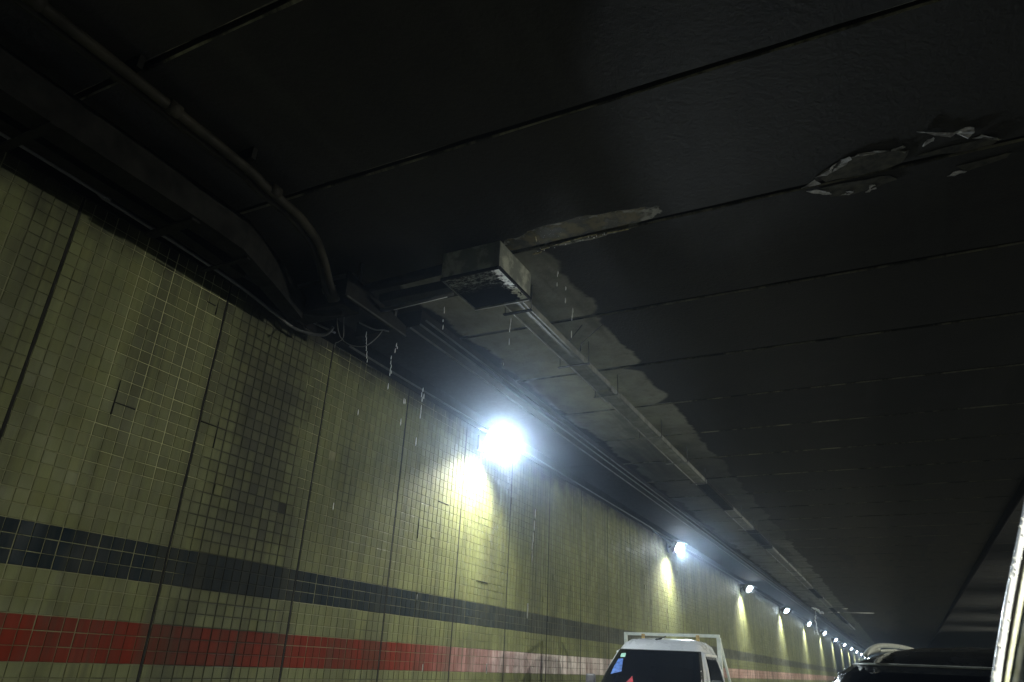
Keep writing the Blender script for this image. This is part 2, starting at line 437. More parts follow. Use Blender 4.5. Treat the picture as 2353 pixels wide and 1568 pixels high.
# right wall
rw = empty('right_tunnel_wall', (RX, 0, 0)); tag(rw, 'plain grimy tunnel wall on the far right side', 'wall')
link('wall_face', box('wall_face', simple('grimy_olive_wall', (.16, .155, .09), .6, nscale=1.5), 0, .3, Y0, Y1, 0, ROOF + .3).data, rw)
bpy.data.objects.remove(bpy.data.objects['wall_face'] if bpy.data.objects['wall_face'].parent is None else bpy.data.objects['wall_face.001'])

# ------------------------------------------------------------------ LEFT WALL
lw = empty('tiled_tunnel_wall', (0, 0, 0))
tag(lw, 'olive tiled tunnel wall with a dark blue band above a red band', 'wall')
box('concrete_wall', M['black'], WX - .4, WX - .014, Y0, Y1, 0, ROOF + .3, lw)
GX = WX - .002                                   # face of the grout bed
YT0, YT1 = 0.0, 43.0
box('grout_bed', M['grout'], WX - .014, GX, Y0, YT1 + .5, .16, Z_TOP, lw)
rows_up = 25
n_rows = 41
def band_of(row):
    if row < 0: return 0
    if row < 3: return 1
    if 6 <= row < 9: return 2
    return 0
kcol0 = int(math.floor((YT0 - J0) / PANEL)); kcol1 = int(math.ceil((YT1 - J0) / PANEL))
protos = []
def tile_geo(hw, hh, tx, tz, proud, cy_, cz_):
    """12 verts: back, rim and face of a cushion-edged tile lying on the wall plane, facing +X"""
    V = []
    for (s, dx) in ((1., -.006), (1., .0026), (.93, .0042)):
        for a, b in ((-1, -1), (1, -1), (1, 1), (-1, 1)):
            y = a * hw * s; z = b * hh * (1 - (1 - s) * hw / hh)
            V.append((GX + dx + proud * (dx > 0) + (y * tx + z * tz) * (dx > 0), cy_ + y, cz_ + z))
    return V
TF = [(8, 9, 10, 11)] + [(4 + i, 4 + (i + 1) % 4, 8 + (i + 1) % 4, 8 + i) for i in range(4)] + [(i, (i + 1) % 4, 4 + (i + 1) % 4, 4 + i) for i in range(4)]
tiles = []
R = random.Random(3)
for kp in range(kcol0, kcol1):
    yp = J0 + kp * PANEL
    for c in range(15):
        sheet, inn = divmod(c, 3)
        gapL = .014 if c == 0 else (.0045 if inn == 0 else .0022)
        gapR = .014 if c == 14 else (.0045 if inn == 2 else .0022)
        ya, yb = yp + c * COLW + gapL, yp + (c + 1) * COLW - gapR
        drift = R.uniform(-.0012, .0012)
        for r_ in range(-rows_up, n_rows):
            zt = BLUE_TOP - r_ * ROWH; zb = zt - ROWH
            if zb < .17: continue
            gv = .0022 if r_ % 3 else .0036
            hw = (yb - ya) / 2 - R.uniform(0, .0012); hh = (zt - zb) / 2 - gv
            pr = R.uniform(0, .0012)
            tx, tz = R.gauss(0, .006), R.gauss(0, .006)
            if R.random() < .006: pr = R.uniform(.003, .008); tx *= 4; tz *= 4
            gone = R.random() < .0005 and r_ < 0
            if gone: continue
            tiles.append((hw, hh, tx, tz, pr, (ya + yb) / 2 + drift, (zt + zb) / 2 + R.uniform(-.0012, .0012), band_of(r_)))
def score(t):
    q = project(WX, t[5], t[6])
    if q is None or not (-10 < q[0] < 2363 and -10 < q[1] < 1578): return -1
    d = math.sqrt(WX ** 2 + t[5] ** 2 + (t[6] - EYE) ** 2)
    return 5.2 / d ** 3
order = sorted(range(len(tiles)), key=lambda i: -score(tiles[i]))
near = set(order[:295])
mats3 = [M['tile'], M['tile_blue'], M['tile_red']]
# near tiles: a small library of shapes shared between the objects
lib = {}
for i in order[:295]:
    hw, hh, tx, tz, pr, cy_, cz_, b = tiles[i]
    key = (round(hw, 3), round(hh, 3), b, i % 5)
    if key not in lib:
        V = [(v[0] - GX, v[1], v[2]) for v in tile_geo(hw, hh, tx, tz, min(pr, .0012), 0, 0)]
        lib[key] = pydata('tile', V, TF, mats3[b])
    link('tile', lib[key], lw, (GX, cy_, cz_))
V, F, MI = [], [], []
for i, t in enumerate(tiles):
    if i in near: continue
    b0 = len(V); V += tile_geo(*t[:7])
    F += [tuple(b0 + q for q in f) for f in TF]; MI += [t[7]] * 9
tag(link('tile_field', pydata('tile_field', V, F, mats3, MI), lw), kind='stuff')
# further on the tiles are too small to pick apart: courses in flat strips
V, F, MI = [], [], []
y_end = J0 + kcol1 * PANEL
def strip_(za, zb, b):
    i = len(V); V.extend([(WX + .003, y_end, za), (WX + .003, Y1, za), (WX + .003, Y1, zb), (WX + .003, y_end, zb)]); F.append((i, i + 1, i + 2, i + 3)); MI.append(b)
strip_(BLUE_TOP, Z_TOP, 0); strip_(BLUE_TOP - 3 * ROWH, BLUE_TOP, 1); strip_(BLUE_TOP - 6 * ROWH, BLUE_TOP - 3 * ROWH, 0)
strip_(BLUE_TOP - 9 * ROWH, BLUE_TOP - 6 * ROWH, 2); strip_(.16, BLUE_TOP - 9 * ROWH, 0)
i = len(V); V += [(WX + .003, Y0, .16), (WX + .003, J0 + kcol0 * PANEL, .16), (WX + .003, J0 + kcol0 * PANEL, Z_TOP), (WX + .003, Y0, Z_TOP)]; F.append((i, i + 1, i + 2, i + 3)); MI.append(0)
tag(link('distant_tiling', pydata('distant_tiling', V, F, mats3, MI), lw), kind='stuff')
# expansion joints, a little uneven
def joint_mesh(seed):
    r = random.Random(seed); V, F = [], []; nz = 30
    for i in range(nz + 1):
        z = .16 + (Z_TOP - .16) * i / nz; a = .0115 + r.uniform(-.002, .002); d = r.uniform(-.0015, .0015)
        V += [(0, d - a, z), (.0035, d - a * .8, z), (.0035, d + a * .8, z), (0, d + a, z)]
        if i:
            b = 4 * i
            for q in range(3): F.append((b - 4 + q, b - 3 + q, b + 1 + q, b + q))
    return pydata('expansion_joint', V, F, M['joint'])
jm = [joint_mesh(s) for s in range(3)]
for kp in range(kcol0, 90):
    link('expansion_joint', jm[kp % 3], lw, (GX + (.0005 if kp < kcol1 else .003), J0 + kp * PANEL, 0))
# open, dirty joints where the grout has gone
for i, (xa, ya, xb, yb) in enumerate(((276, 874, 253.5, 952), (263.5, 923, 310, 941), (502, 970, 491, 1030), (519, 987, 462, 969), (478, 688, 497, 694), (506, 699, 496, 724), (1008, 1150, 1032, 1156), (965, 1190, 962, 1238), (1095, 1330, 1120, 1338))):
    A, B_ = at(xa, ya, 0, WX + .0045), at(xb, yb, 0, WX + .0045)
    if abs(A.z - B_.z) > abs(A.y - B_.y): yc = J0 + round(((A.y + B_.y) / 2 - J0) / COLW) * COLW; A.y = B_.y = yc
    else: zc = BLUE_TOP - round((BLUE_TOP - (A.z + B_.z) / 2) / ROWH) * ROWH; A.z = B_.z = zc
    tube('open_joint', M['joint'], [A, A.lerp(B_, .4) + Vector((0, .001, .001)), B_], [.004, .0055, .007], lw, 5)
# dark beam closing the wall top against the roof
box('wall_head', M['black'], WX - .014, WX + .02, Y0, Y1, Z_TOP, ROOF - .002, lw)

# ================================================================== FLOODLIGHTS
LX, LZ = -4.86, EYE + 2.95
def flood_parts(root, mirror=1):
    n = Vector((.72 * mirror, -.36, -.60)).normalized()
    s = Vector((0, 0, 1)).cross(n).normalized(); t = n.cross(s)
    def place(bm):
        Mx = Matrix((s, t, n)).transposed().to_4x4()
        bmesh.ops.transform(bm, matrix=Mx, verts=bm.verts)
    bm = bmesh.new(); add_box(bm, -.18, .18, -.145, .145, -.10, -.012, .015)
    place(bm); link('housing', bm_mesh('housing', bm, M['housing']), root)
    bm = bmesh.new()
    for a in (-.19, .168): add_box(bm, a, a + .022, -.155, .155, -.03, .02)
    for a in (-.155, .133): add_box(bm, -.167, .167, a, a + .022, -.03, .02)
    place(bm); link('bezel', bm_mesh('bezel', bm, M['housing']), root)
    bm = bmesh.new(); add_tube(bm, [(0, 0, -.011), (0, 0, .004), (0, 0, .014)], [.125, .125, .10], 24)
    place(bm); link('lens', bm_mesh('lens', bm, M['lens']), root)
    bm = bmesh.new()
    for q in range(7): add_box(bm, -.17 + q * .05, -.155 + q * .05, -.12, .12, -.135, -.10)
    place(bm); link('cooling_fins', bm_mesh('cooling_fins', bm, M['housing']), root)
    back = -n * .11
    bm = bmesh.new(); add_tube(bm, [back, (back.x - .12 * mirror, back.y, back.z + .02), ((WX - LX) * mirror + .01 * mirror, back.y + .02, back.z - .05)], .022, 8)
    link('arm', bm_mesh('arm', bm, M['steel_dark'], True), root)
    bm = bmesh.new(); e = (WX - LX) * mirror
    add_box(bm, min(e, e + .03 * mirror), max(e, e + .03 * mirror), back.y - .09, back.y + .11, back.z - .17, back.z + .06, .004)
    link('wall_plate', bm_mesh('wall_plate', bm, M['steel_dark']), root)
    return n
def lamp_light(name, typ, loc, power, parent, col=(.80, .92, 1.), d=None, size=1., blend=.5, radius=.06):
    L = bpy.data.lights.new(name, typ); L.energy = power; L.color = col; L.shadow_soft_size = radius
    if typ == 'SPOT': L.spot_size = size; L.spot_blend = blend
    o = bpy.data.objects.new(name, L); C.objects.link(o); o.parent = parent; o.location = loc
    if d is not None: o.rotation_euler = Vector(d).to_track_quat('-Z', 'Y').to_euler()
    return o
ORD = ['nearest and brightest', 'second', 'third', 'fourth', 'fifth', 'sixth', 'seventh', 'eighth', 'ninth', 'tenth', 'eleventh', 'twelfth', 'thirteenth', 'fourteenth']
def copy_thing(root, loc):
    r = root.copy(); C.objects.link(r); r.location = loc
    for ch in list(root.children):
        c = ch.copy(); C.objects.link(c); c.parent = r
    return r
lamp0 = empty('floodlight', (LX, 8.95, LZ))
flood_parts(lamp0)
G_L = 'floodlights in a row along the top of the left wall'
lamp_light('glare_light', 'POINT', (.10, -.07, -.06), WALL_LAMP_POINT, lamp0, radius=.05)
lamp_light('glare_beam', 'SPOT', (.11, -.09, -.07), WALL_LAMP_GLARE, lamp0, d=(.95, -1, -.93), size=math.radians(84), blend=.2, radius=.07)
lamp_light('wall_wash', 'SPOT', (.12, -.05, -.17), WALL_LAMP_POOL, lamp0, col=(1., .99, .88), d=(-.30, -.10, -1), size=math.radians(128), blend=1.0, radius=.12)
lamp_light('road_flood', 'SPOT', (.12, -.08, -.10), WALL_LAMP_FLOOD, lamp0, d=(.75, .12, -.9), size=math.radians(125), blend=.5, radius=.08)
for k in range(-1, 20):
    if k == 0: o = lamp0
    else:
        o = copy_thing(lamp0, (LX, 8.95 + 10.1 * k + (.2 * k if k < 3 else .6), LZ + .002 * k))
    if k > 0:                                # further lamps' glare beams narrowed and dimmed to set their halo size
        for ch in o.children:
            if ch.type == 'LIGHT' and ch.name.startswith('glare_beam'):
                ch.data = ch.data.copy(); ch.data.energy = {1: 520, 2: 420, 3: 330, 4: 260}.get(k, 200); ch.data.spot_size = math.radians(42); ch.data.spot_blend = .5
                ch.rotation_euler = Vector((.52, -1, -.44)).to_track_quat('-Z', 'Y').to_euler()
            if ch.type == 'LIGHT' and ch.name.startswith('glare_light'):
                ch.data = ch.data.copy(); ch.data.energy = WALL_LAMP_POINT * {1: 2.2, 2: 1.6, 3: 1.2}.get(k, .6 if k < 8 else .35)
    if k < 0: lab = 'floodlight on the left wall top just behind the camera'
    elif k < 12: lab = ORD[k].capitalize() + ' glaring white floodlight along the top of the left wall' if k == 0 else 'glaring white floodlight on the left wall top, ' + ORD[k] + ' from the camera'
    else: lab = 'tiny distant floodlight merging into the row far down the left wall'
    tag(o, lab, 'floodlight', G_L)
rl = empty('floodlight', (-WX - .2 + 1.0, -1.2, LZ)); rl.location = (RX - .34, -1.2, LZ)  # added fill lamp, unseen, aimed across at the left wall
flood_parts(rl, -1)
lamp_light('road_flood', 'SPOT', (-.12, -.08, -.08), FILL_LAMP_FLOOD, rl, col=(1., .99, .82), d=(-.95, 0., -.60), size=math.radians(100), blend=.6, radius=.1)  # added fill light, thrown across at the left wall
tag(rl, 'added fill floodlight on the right wall, out of view beside the camera', 'floodlight', 'added fill floodlights on the right wall')
for ch in rl.children:
    if ch.type == 'LIGHT': pillar_spot = ch
for y in (-11.2, 9., 19.3, 29.6, 39.9, 50., 60.):  # more added fill lamps along the unseen right side
    copy_thing(rl, (RX - .34, y, LZ))
for o in C.objects:
    if o.type == 'LIGHT' and o.parent and o.parent.location.x > 5 and abs(o.parent.location.y - 9.) < .1:
        o.data = o.data.copy(); o.data.energy = FILL_LAMP_FLOOD * 1.05       # opposite the first bay
    elif o.type == 'LIGHT' and o.parent and o.parent.location.x > 5 and o.parent.location.y > 15:
        o.data = o.data.copy(); o.data.energy = FILL_LAMP_FLOOD * 1.5
    elif o.type == 'LIGHT' and o.parent and o.parent.location.x > 5 and o.parent.location.y < -5:
        o.data = o.data.copy(); o.data.energy = FILL_LAMP_FLOOD * 2.6
# added narrow spot that brightens the window pillar
pillar_spot.data = pillar_spot.data.copy(); pillar_spot.data.energy = 16000; pillar_spot.data.spot_size = math.radians(11); pillar_spot.data.spot_blend = .7
pillar_spot.rotation_euler = Vector((-10.56, 2.0, -2.85)).to_track_quat('-Z', 'Y').to_euler()

# ================================================================== NEAR PIPEWORK (upper left)
Z = lambda v: EYE + v
pp = empty('pipe_pair', (-3.9, 0, Z(3.3))); tag(pp, 'pair of thin brown pipes under the roof, bending down at the end', 'pipes')
for dx, dz, rr in ((0., 0., .038), (-.105, .02, .032)):
    pts = [(-3.86 + dx, -12, Z(3.30) + dz), (-3.86 + dx, 1.2, Z(3.30) + dz), (-3.90 + dx, 3.2, Z(3.28) + dz), (-3.98 + dx * .9, 3.75, Z(3.27) + dz), (-4.11 + dx * .7, 4.08, Z(3.22) + dz),
           (-4.22 + dx * .6, 4.32, Z(3.12)), (-4.27 + dx * .5, 4.50, Z(3.02))]
    sp = smooth_path([tuple(Vector(p) - pp.location) for p in pts], 7)
    tube('pipe', M['pipe'], sp, rr, pp, 10)
for y in (1.25, 2.2, 3.18):
    tube('coupling', M['pipe'], [(.04, y, 0), (.04, y + .09, 0)], .05, pp, 10).location = (0 if y < 3 else -.03, 0, 0)
    box('pipe_clamp', M['duct'], -.17, .10, y - .3, y - .26, .045, .145, pp)

dt = empty('air_duct', (-4.6, 0, Z(3.2))); tag(dt, 'wide dark flat duct under the roof with a kinked end', 'duct')
def loft_sections(secs, mat, name, parent, off=(0, 0, 0)):
    V, F = [], []
    for (xa, xb, y, za, zb) in secs: V += [(xa, y, za), (xb, y, za), (xb, y, zb), (xa, y, zb)]
    for i in range(len(secs) - 1):
        b = 4 * i
        for q in range(4): F.append((b + q, b + (q + 1) % 4, b + 4 + (q + 1) % 4, b + 4 + q))
    F += [(3, 2, 1, 0), tuple(4 * (len(secs) - 1) + q for q in range(4))]
    V = [tuple(Vector(v) - Vector(off)) for v in V]
    return link(name, pydata(name, V, F, mat), parent)
loft_sections([(-4.58, -4.38, -12, Z(3.02), Z(3.30)), (-4.58, -4.38, 3.0, Z(3.02), Z(3.30)), (-4.55, -4.37, 3.45, Z(3.0), Z(3.28)),
               (-4.72, -4.54, 4.0, Z(2.98), Z(3.24)), (-4.92, -4.76, 4.6, Z(2.96), Z(3.18))], M['duct'], 'duct_body', dt, dt.location)
loft_sections([(-4.95, -4.82, -12, Z(3.12), Z(3.22)), (-4.95, -4.82, 3.1, Z(3.12), Z(3.22)), (-4.97, -4.84, 3.9, Z(3.08), Z(3.2))], M['duct'], 'side_tray', dt, dt.location)
loft_sections([(-4.95, -4.40, 2.95, Z(2.995), Z(3.015)), (-4.95, -4.40, 3.03, Z(2.995), Z(3.015))], M['duct'], 'cross_strap', dt, dt.location)
loft_sections([(-4.95, -4.40, 3.52, Z(2.965), Z(2.98)), (-4.95, -4.40, 3.56, Z(2.965), Z(2.98))], M['duct'], 'cross_strap', dt, dt.location)
for y in (.6, 1.8): loft_sections([(-4.95, -4.36, y, Z(3.0), Z(3.018)), (-4.95, -4.36, y + .06, Z(3.0), Z(3.018))], M['duct'], 'cross_strap', dt, dt.location)

cb = empty('wall_cable', (-5.0, 0, Z(3.1))); tag(cb, 'black cable sagging along the top edge of the tiled wall', 'cable')
sp = smooth_path([(.0, -8, .05), (-.01, 1.6, .05), (-.03, 2.6, .04), (-.03, 3.4, .02), (-.04, 4.0, -.01), (-.06, 4.5, -.06), (-.02, 4.8, -.12), (.16, 5.0, -.13), (.28, 5.0, -.06)], 6)
tube('sheath', M['cable'], sp, .016, cb, 7)
cb2 = empty('wall_cable', (-4.92, 0, Z(3.14))); tag(cb2, 'second thinner grey cable strung just above the sagging wall cable', 'cable')
sp = smooth_path([(0, -8, .03), (0, 3.0, .03), (0.03, 3.5, .02), (.05, 3.9, .02), (.03, 4.3, -.02), (.0, 4.7, -.06), (.05, 5.2, -.05)], 6)
tube('sheath', M['cable'], sp, .012, cb2, 7)
tag(tube('conduit', M['duct'], [(-5.06, -8, Z(3.24)), (-5.06, 5, Z(3.24))], .03), 'straight dark conduit in the corner above the tiled wall', 'conduit')

# cross beam and dark plate where the pipes end
jb = empty('pipe_end_box', (-4.5, 4.7, Z(3.1))); tag(jb, 'dark steel box where the pipes end above the wall', 'junction box')
box('box_body', M['duct'], -.46, .22, -.10, .16, -.06, .22, jb, .01)
box('top_flange', M['steel_dark'], -.5, .32, -.14, .2, .221, .24, jb)
tube('pipe_stub', M['galv'], [(-.05, -.10, .12), (.30, -.02, .20)], .035, jb, 10)
tube('elbow', M['duct'], smooth_path([(-.38, -.22, .05), (-.30, -.1, -.02), (-.1, .0, -.05), (.1, .05, -.05)]), .05, jb, 10)
pl = empty('hanging_plate', (-4.1, 4.9, Z(3.0))); tag(pl, 'dark slanted steel plate hanging under the roof beside the wires', 'plate')
V = [(-.03, -.47, .01), (-.03, .50, 0), (.0, .50, .002), (.0, -.47, .012), (-.03, -.47, .26), (-.03, .50, .12), (.0, .50, .12), (0, -.47, .26)]
link('plate', pydata('plate', V, [(0, 1, 2, 3), (4, 7, 6, 5), (0, 4, 5, 1), (3, 2, 6, 7), (0, 3, 7, 4), (1, 5, 6, 2)], M['duct']), pl)
box('edge_angle', M['steel_dark'], -.002, .012, -.45, .50, .004, .016, pl)
box('hanger', M['steel_dark'], -.03, -.01, .3, .33, .12, .45, pl); box('hanger', M['steel_dark'], -.03, -.01, -.3, -.27, .22, .45, pl)

# wires hanging in loops
def wire(pxs, Y, r, label, mat='wire', cat='wire'):
    P = [at(x, y, 1, yy) for (x, y), yy in zip(pxs, Y if isinstance(Y, (list, tuple)) else [Y] * len(pxs))]
    o = tube('hanging_wire', M[mat], smooth_path(P, 6), r, None, 5); tag(o, label, cat, 'loose wires hanging under the plate'); return o
wire([(783, 686), (777, 715), (775, 745), (781, 772), (789, 782)], 4.9, .0045, 'thin loose wire hanging straight down left of the loop')
wire([(792, 706), (790, 740), (789, 775), (778, 786), (771, 789), (769, 800)], 4.95, .0035, 'thin wire hooking back against the wall joint')
wire([(826, 742), (842, 750), (862, 758), (880, 759), (893, 762)], 4.95, .008, 'short thick pale wire sticking out under the plate')
wire([(789, 784), (805, 793), (828, 797), (845, 793), (866, 776), (879, 760)], 4.95, .0045, 'long wire looping low and up to the plate')

# ================================================================== LEAKING BOX AND GUTTER
bx = empty('leaking_box', (-2.985, 5.08, Z(3.16))); tag(bx, 'square sheet steel box under the roof, dripping, its underside crusted white', 'junction box')
a, b_, h = .30, .32, .285
for nm, c in (('front_panel', (-a, a, -b_, -b_ + .006, 0, h)), ('back_panel', (-a, a, b_ - .006, b_, 0, h)),
              ('side_panel', (-a, -a + .006, -b_ + .007, b_ - .007, 0, h)), ('side_panel', (a - .006, a, -b_ + .007, b_ - .007, 0, h))):
    box(nm, M['boxside'], *c, bx)
bm = bmesh.new(); bmesh.ops.create_grid(bm, x_segments=60, y_segments=60, size=1)
for v in bm.verts: v.co = Vector((v.co.x * (a - .008), v.co.y * (b_ - .008), .014 + random.uniform(-.0008, .0008)))
link('crusted_underside', bm_mesh('crusted_underside', bm, M['wetbox'], True), bx)
for nm, c in (('rim', (-a, a, -b_ - .012, -b_ - .001, -.012, .02)), ('rim', (a + .001, a + .013, -b_, b_, -.012, .02))):
    box(nm, M['black'], *c, bx)
box('lime_edge', M['foam'], -a, a, b_ + .001, b_ + .006, -.006, .004, bx)
box('corner_seam', M['galv'], a - .055, a - .008, -b_ - .003, -b_ - .0005, .03, h, bx)
# gutter pair along the joint toward the wall
gu = empty('gutter', (-3.7, 4.95, Z(3.10))); tag(gu, 'wet gutter pipe running from the leaking box to the wall', 'gutter')
tube('gutter_pipe', M['steel_dark'], [(-.42, .02, .0), (.42, .02, .03)], .022, gu, 8)
tube('wet_glint_line', M['drop'], [(-.25, .02, -.019), (0, .02, -.010), (.36, .02, .004)], .0045, gu, 5)  # white line for the lit wet lower edge
tube('gutter_pipe', M['duct'], [(-.9, -.10, .20), (.42, -.10, .24)], .05, gu, 8)
box('gutter_channel', M['duct'], -.42, .42, -.02, .16, .08, .17, gu)

lk = empty('roof_leak', tuple(at(1250, 570, 2, ROOF))); tag(lk, 'wet glistening leak along the roof joint beside the box', 'leak')
for x0, y0, x1, y1, rr in ((1224, 585, 1244, 579, .012), (1243, 574, 1262, 569, .006), (1270, 565, 1310, 554, .007), (1318, 551, 1372, 538, .006), (1396, 536, 1444, 527, .008), (1231, 545, 1233, 556, .007)):
    n_ = 6; P_ = [at(lerp_(x0, x1, i / n_) + random.uniform(-.5, .5), lerp_(y0, y1, i / n_) + random.uniform(-.6, .6), 2, ROOF - .006) - lk.location for i in range(n_ + 1)]
    tube('wet_line', M['wetline'], P_, [random.uniform(.3, 1.) * rr for _ in P_], lk, 6)
for i in range(16):
    x = random.uniform(1235, 1400); y = 575 - (x - 1240) * .245 + random.uniform(-4, 3)
    bm = bmesh.new(); bmesh.ops.create_icosphere(bm, subdivisions=1, radius=random.uniform(.003, .006)); o = link('hanging_drop', bm_mesh('hanging_drop', bm, M['drop'], True), lk); o.location = at(x, y, 2, ROOF - .008) - lk.location

# ================================================================== CABLE TRAY ALONG THE ROOF
ct = empty('cable_tray', (-2.92, 0, Z(3.2))); tag(ct, 'long steel cable tray hung under the roof on short cross bars', 'cable tray')
def tray_piece(y0, y1, zz=0.):
    bm = bmesh.new()
    add_box(bm, -.075, .075, y0, y1, zz, zz + .004); add_box(bm, -.079, -.0755, y0, y1, zz - .02, zz + .03); add_box(bm, .0755, .115, y0, y1, zz + .004, zz + .075)
    return bm
ys = [5.46, 8.05, 8.4, 10.9, 13.4, 15.9, 18.4, 21.4, 24.4, 28, 32, 36, 41, 47, 53, 60]
for i, (ya, yb) in enumerate(zip(ys, ys[1:])):
    m_ = M['galv'] if i not in (4, 6, 10, 12, 13) else M['duct']
    link('tray_length', bm_mesh('tray_length', tray_piece(ya + .01, yb - .01, -.02 if i == 1 else 0.), m_), ct)
for y, wd, m_ in ((5.62, .16, 'black'), (7.10, .20, 'steel_dark'), (8.2, .17, 'galv'), (10.15, .19, 'galv'), (11.68, .19, 'galv'), (13.2, .15, 'steel_dark'), (16.6, .18, 'steel_dark'), (18.1, .2, 'galv'), (18.7, .2, 'steel_dark'),
                 (20.6, .18, 'steel_dark'), (22.2, .2, 'galv'), (24.2, .2, 'galv'), (26.3, .2, 'steel_dark'), (27.6, .22, 'steel_dark'), (29, .2, 'steel_dark'), (31, .2, 'galv'), (33, .2, 'steel_dark'), (36, .2, 'steel_dark'), (40, .2, 'galv'), (44, .2, 'steel_dark'), (49, .2, 'steel_dark')):
    br = box('cross_bar', M[m_], -wd, wd * .95, y - .02, y + .02, -.035, -.024, ct)
    for sx in (-1, 1): tube('hanger_rod', M['steel_dark'], [(sx * wd * .9, y, -.03), (sx * wd * .9, y, .25)], .006, ct, 5)
tag(tube('shadow_line_wire', M['steel_dark'], [at(1308, 784, 2, Z(3.42)), at(1338, 747, 2, Z(3.44))], .006, None, 5), 'short thin wire standing in for a roof shadow line, the left one', 'wire')  # dark wires laid along the shadow lines on the roof
tag(tube('shadow_line_wire', M['steel_dark'], [at(1334, 806, 2, Z(3.2)), at(1335, 790, 2, Z(3.35)), at(1386, 745, 2, Z(3.44))], .006, None, 5), 'longer bent wire standing in for a roof shadow line beside the tray', 'wire')

# trunking against the wall beyond the pipe end, with pale cables under its edge
tk = empty('cable_trunking', (-4.5, 5.6, Z(3.25))); tag(tk, 'wide black trunking filling the corner between wall and roof', 'trunking')
for i in range(20):
    y = 0 + i * 6.0; box('trunking_length', M['black'], -.45, .42, y + .01, y + 5.99, -.02, .16, tk)
for i, (x, z, s) in enumerate(((-3.93, 3.20, 'road-side'), (-4.00, 3.17, 'middle'), (-4.12, 3.15, 'wall-side'))):
    o = tube('tray_cable', M['cable'], [(x, 5.5, Z(z)), (x, 120, Z(z))], .011, None, 6); tag(o, f'long pale cable running under the trunking, {s} one of three', 'cable', 'pale cables under the trunking')
tag(tube('wall_conduit', M['cable'], [(-5.0, 5.6, Z(3.12)), (-5.0, 120, Z(3.12))], .012, None, 6), 'thin conduit along the top of the wall past the floodlights', 'conduit')

# ================================================================== PEELING PATCH ON THE ROOF
pt = empty('peeling_patch', tuple(at(2080, 370, 2, ROOF))); tag(pt, 'ragged patch of peeling pale paint along a roof joint', 'peeling paint')
def flake(outline, mat, name, drop=.012, thick=.003):
    P = [at(x, y, 2, ROOF - .006) - pt.location for x, y in outline]
    cen = sum(P, Vector()) / len(P)
    bm = bmesh.new()
    P2 = []
    for i, p in enumerate(P):
        q = P[(i + 1) % len(P)]
        for t in (0, .33, .66):
            v = p.lerp(q, t); v = v + Vector((random.uniform(-1, 1), random.uniform(-1, 1), 0)) * .006
            v.z -= random.uniform(0, drop); P2.append(v)
    top = [bm.verts.new(v) for v in P2]; bot = [bm.verts.new(v + Vector((0, 0, thick + .002))) for v in P2]
    c = bm.verts.new(cen); 
    for i in range(len(P2)):
        j = (i + 1) % len(P2); bm.faces.new((top[i], top[j], c)); bm.faces.new((top[i], bot[i], bot[j], top[j]))
    link(name, bm_mesh(name, bm, mat), pt)
def z8(l): return [((3000 + x / 1.96) * .57446, (400 + y / 1.96) * .57446) for x, y in l]
flake(z8([(520, 600), (700, 480), (840, 430), (1100, 400), (1250, 395), (1180, 500), (1000, 560), (800, 600), (600, 640)]), M['ochre'], 'bared_stain', .003)
flake(z8([(560, 690), (800, 640), (1100, 590), (1160, 620), (1000, 680), (820, 740), (640, 762)]), M['ochre'], 'bared_stain', .003)
flake(z8([(1620, 520), (1900, 450), (2060, 405), (2020, 450), (1880, 500), (1700, 560)]), M['ochre'], 'bared_stain', .003)
flake(z8([(1300, 440), (1500, 380), (1900, 290), (1960, 300), (1900, 350), (1600, 420)]), M['ochre'], 'bared_stain', .003)
for ol in ([(400, 690), (500, 632), (560, 655)], [(445, 715), (530, 700), (610, 720), (640, 740), (540, 738)], [(710, 742), (760, 715), (818, 712), (780, 738)],
           [(900, 724), (940, 700), (935, 665), (985, 662), (990, 690), (945, 712)], [(500, 610), (570, 575), (620, 560), (640, 520), (720, 470), (770, 445), (800, 460), (730, 520), (660, 560), (600, 590)],
           [(800, 445), (850, 425), (980, 398), (1100, 398), (1000, 410), (870, 440)], [(1100, 395), (1200, 365), (1215, 372), (1130, 396)],
           [(1310, 245), (1480, 265), (1560, 270), (1680, 215), (1750, 215), (1755, 250), (1710, 300), (1690, 270), (1650, 235), (1580, 290), (1450, 275)],
           [(1350, 360), (1380, 320), (1440, 295), (1445, 310), (1390, 345)], [(1740, 300), (1820, 272), (1930, 290), (1970, 315), (1900, 300), (1800, 295)],
           [(1540, 602), (1620, 555), (1700, 560), (1640, 580)], [(1190, 400), (1225, 398), (1210, 420)]):
    flake(z8(ol), M['flake'], 'paint_flake', .010)

# ================================================================== FALLING WATER
def drops(label, pts, Y, L=.050, r=.0046, name='dripping_water'):
    root = empty(name, tuple(at(*pts[0][:2], 1, Y))); tag(root, label, 'water drops', 'strings of water drops falling from the roof')
    for q in pts:
        x, y = q[:2]; s = q[2] if len(q) > 2 else 1.
        p = at(x, y, 1, Y) - root.location; l = L * s
        tube('drop', M['drop'], [p + Vector((0, 0, l / 2)), p + Vector((0, 0, l * .2)), p - Vector((0, 0, l * .3)), p - Vector((0, 0, l / 2))], [r * .3 * s, r * .8, r, r * .4], root, 6)
drops('string of drops falling left of the leaking box', [(1021, 709, .7), (1021, 716, .9), (1018, 737, .6), (1018, 752)], 5.0)
drops('string of drops falling below the middle of the leaking box', [(1174, 736), (1173, 744, .8), (1172, 752), (1171, 758), (1170, 786, 1.3), (1157, 837, .6)], 5.1)
drops('string of drops falling just right of the leaking box', [(1282, 627, .7), (1281, 632, .9), (1280, 654, .9)], 5.2)
drops('string of drops further right of the leaking box, over the pale strip', [(1300, 663, .8), (1299, 691, 1.1)], 5.2)
drops('rightmost string of drops, ending above the cable tray', [(1316, 714, 1.1), (1315, 725, 1.1), (1314, 731, 1.1), (1313, 769, 1.4)], 5.3)
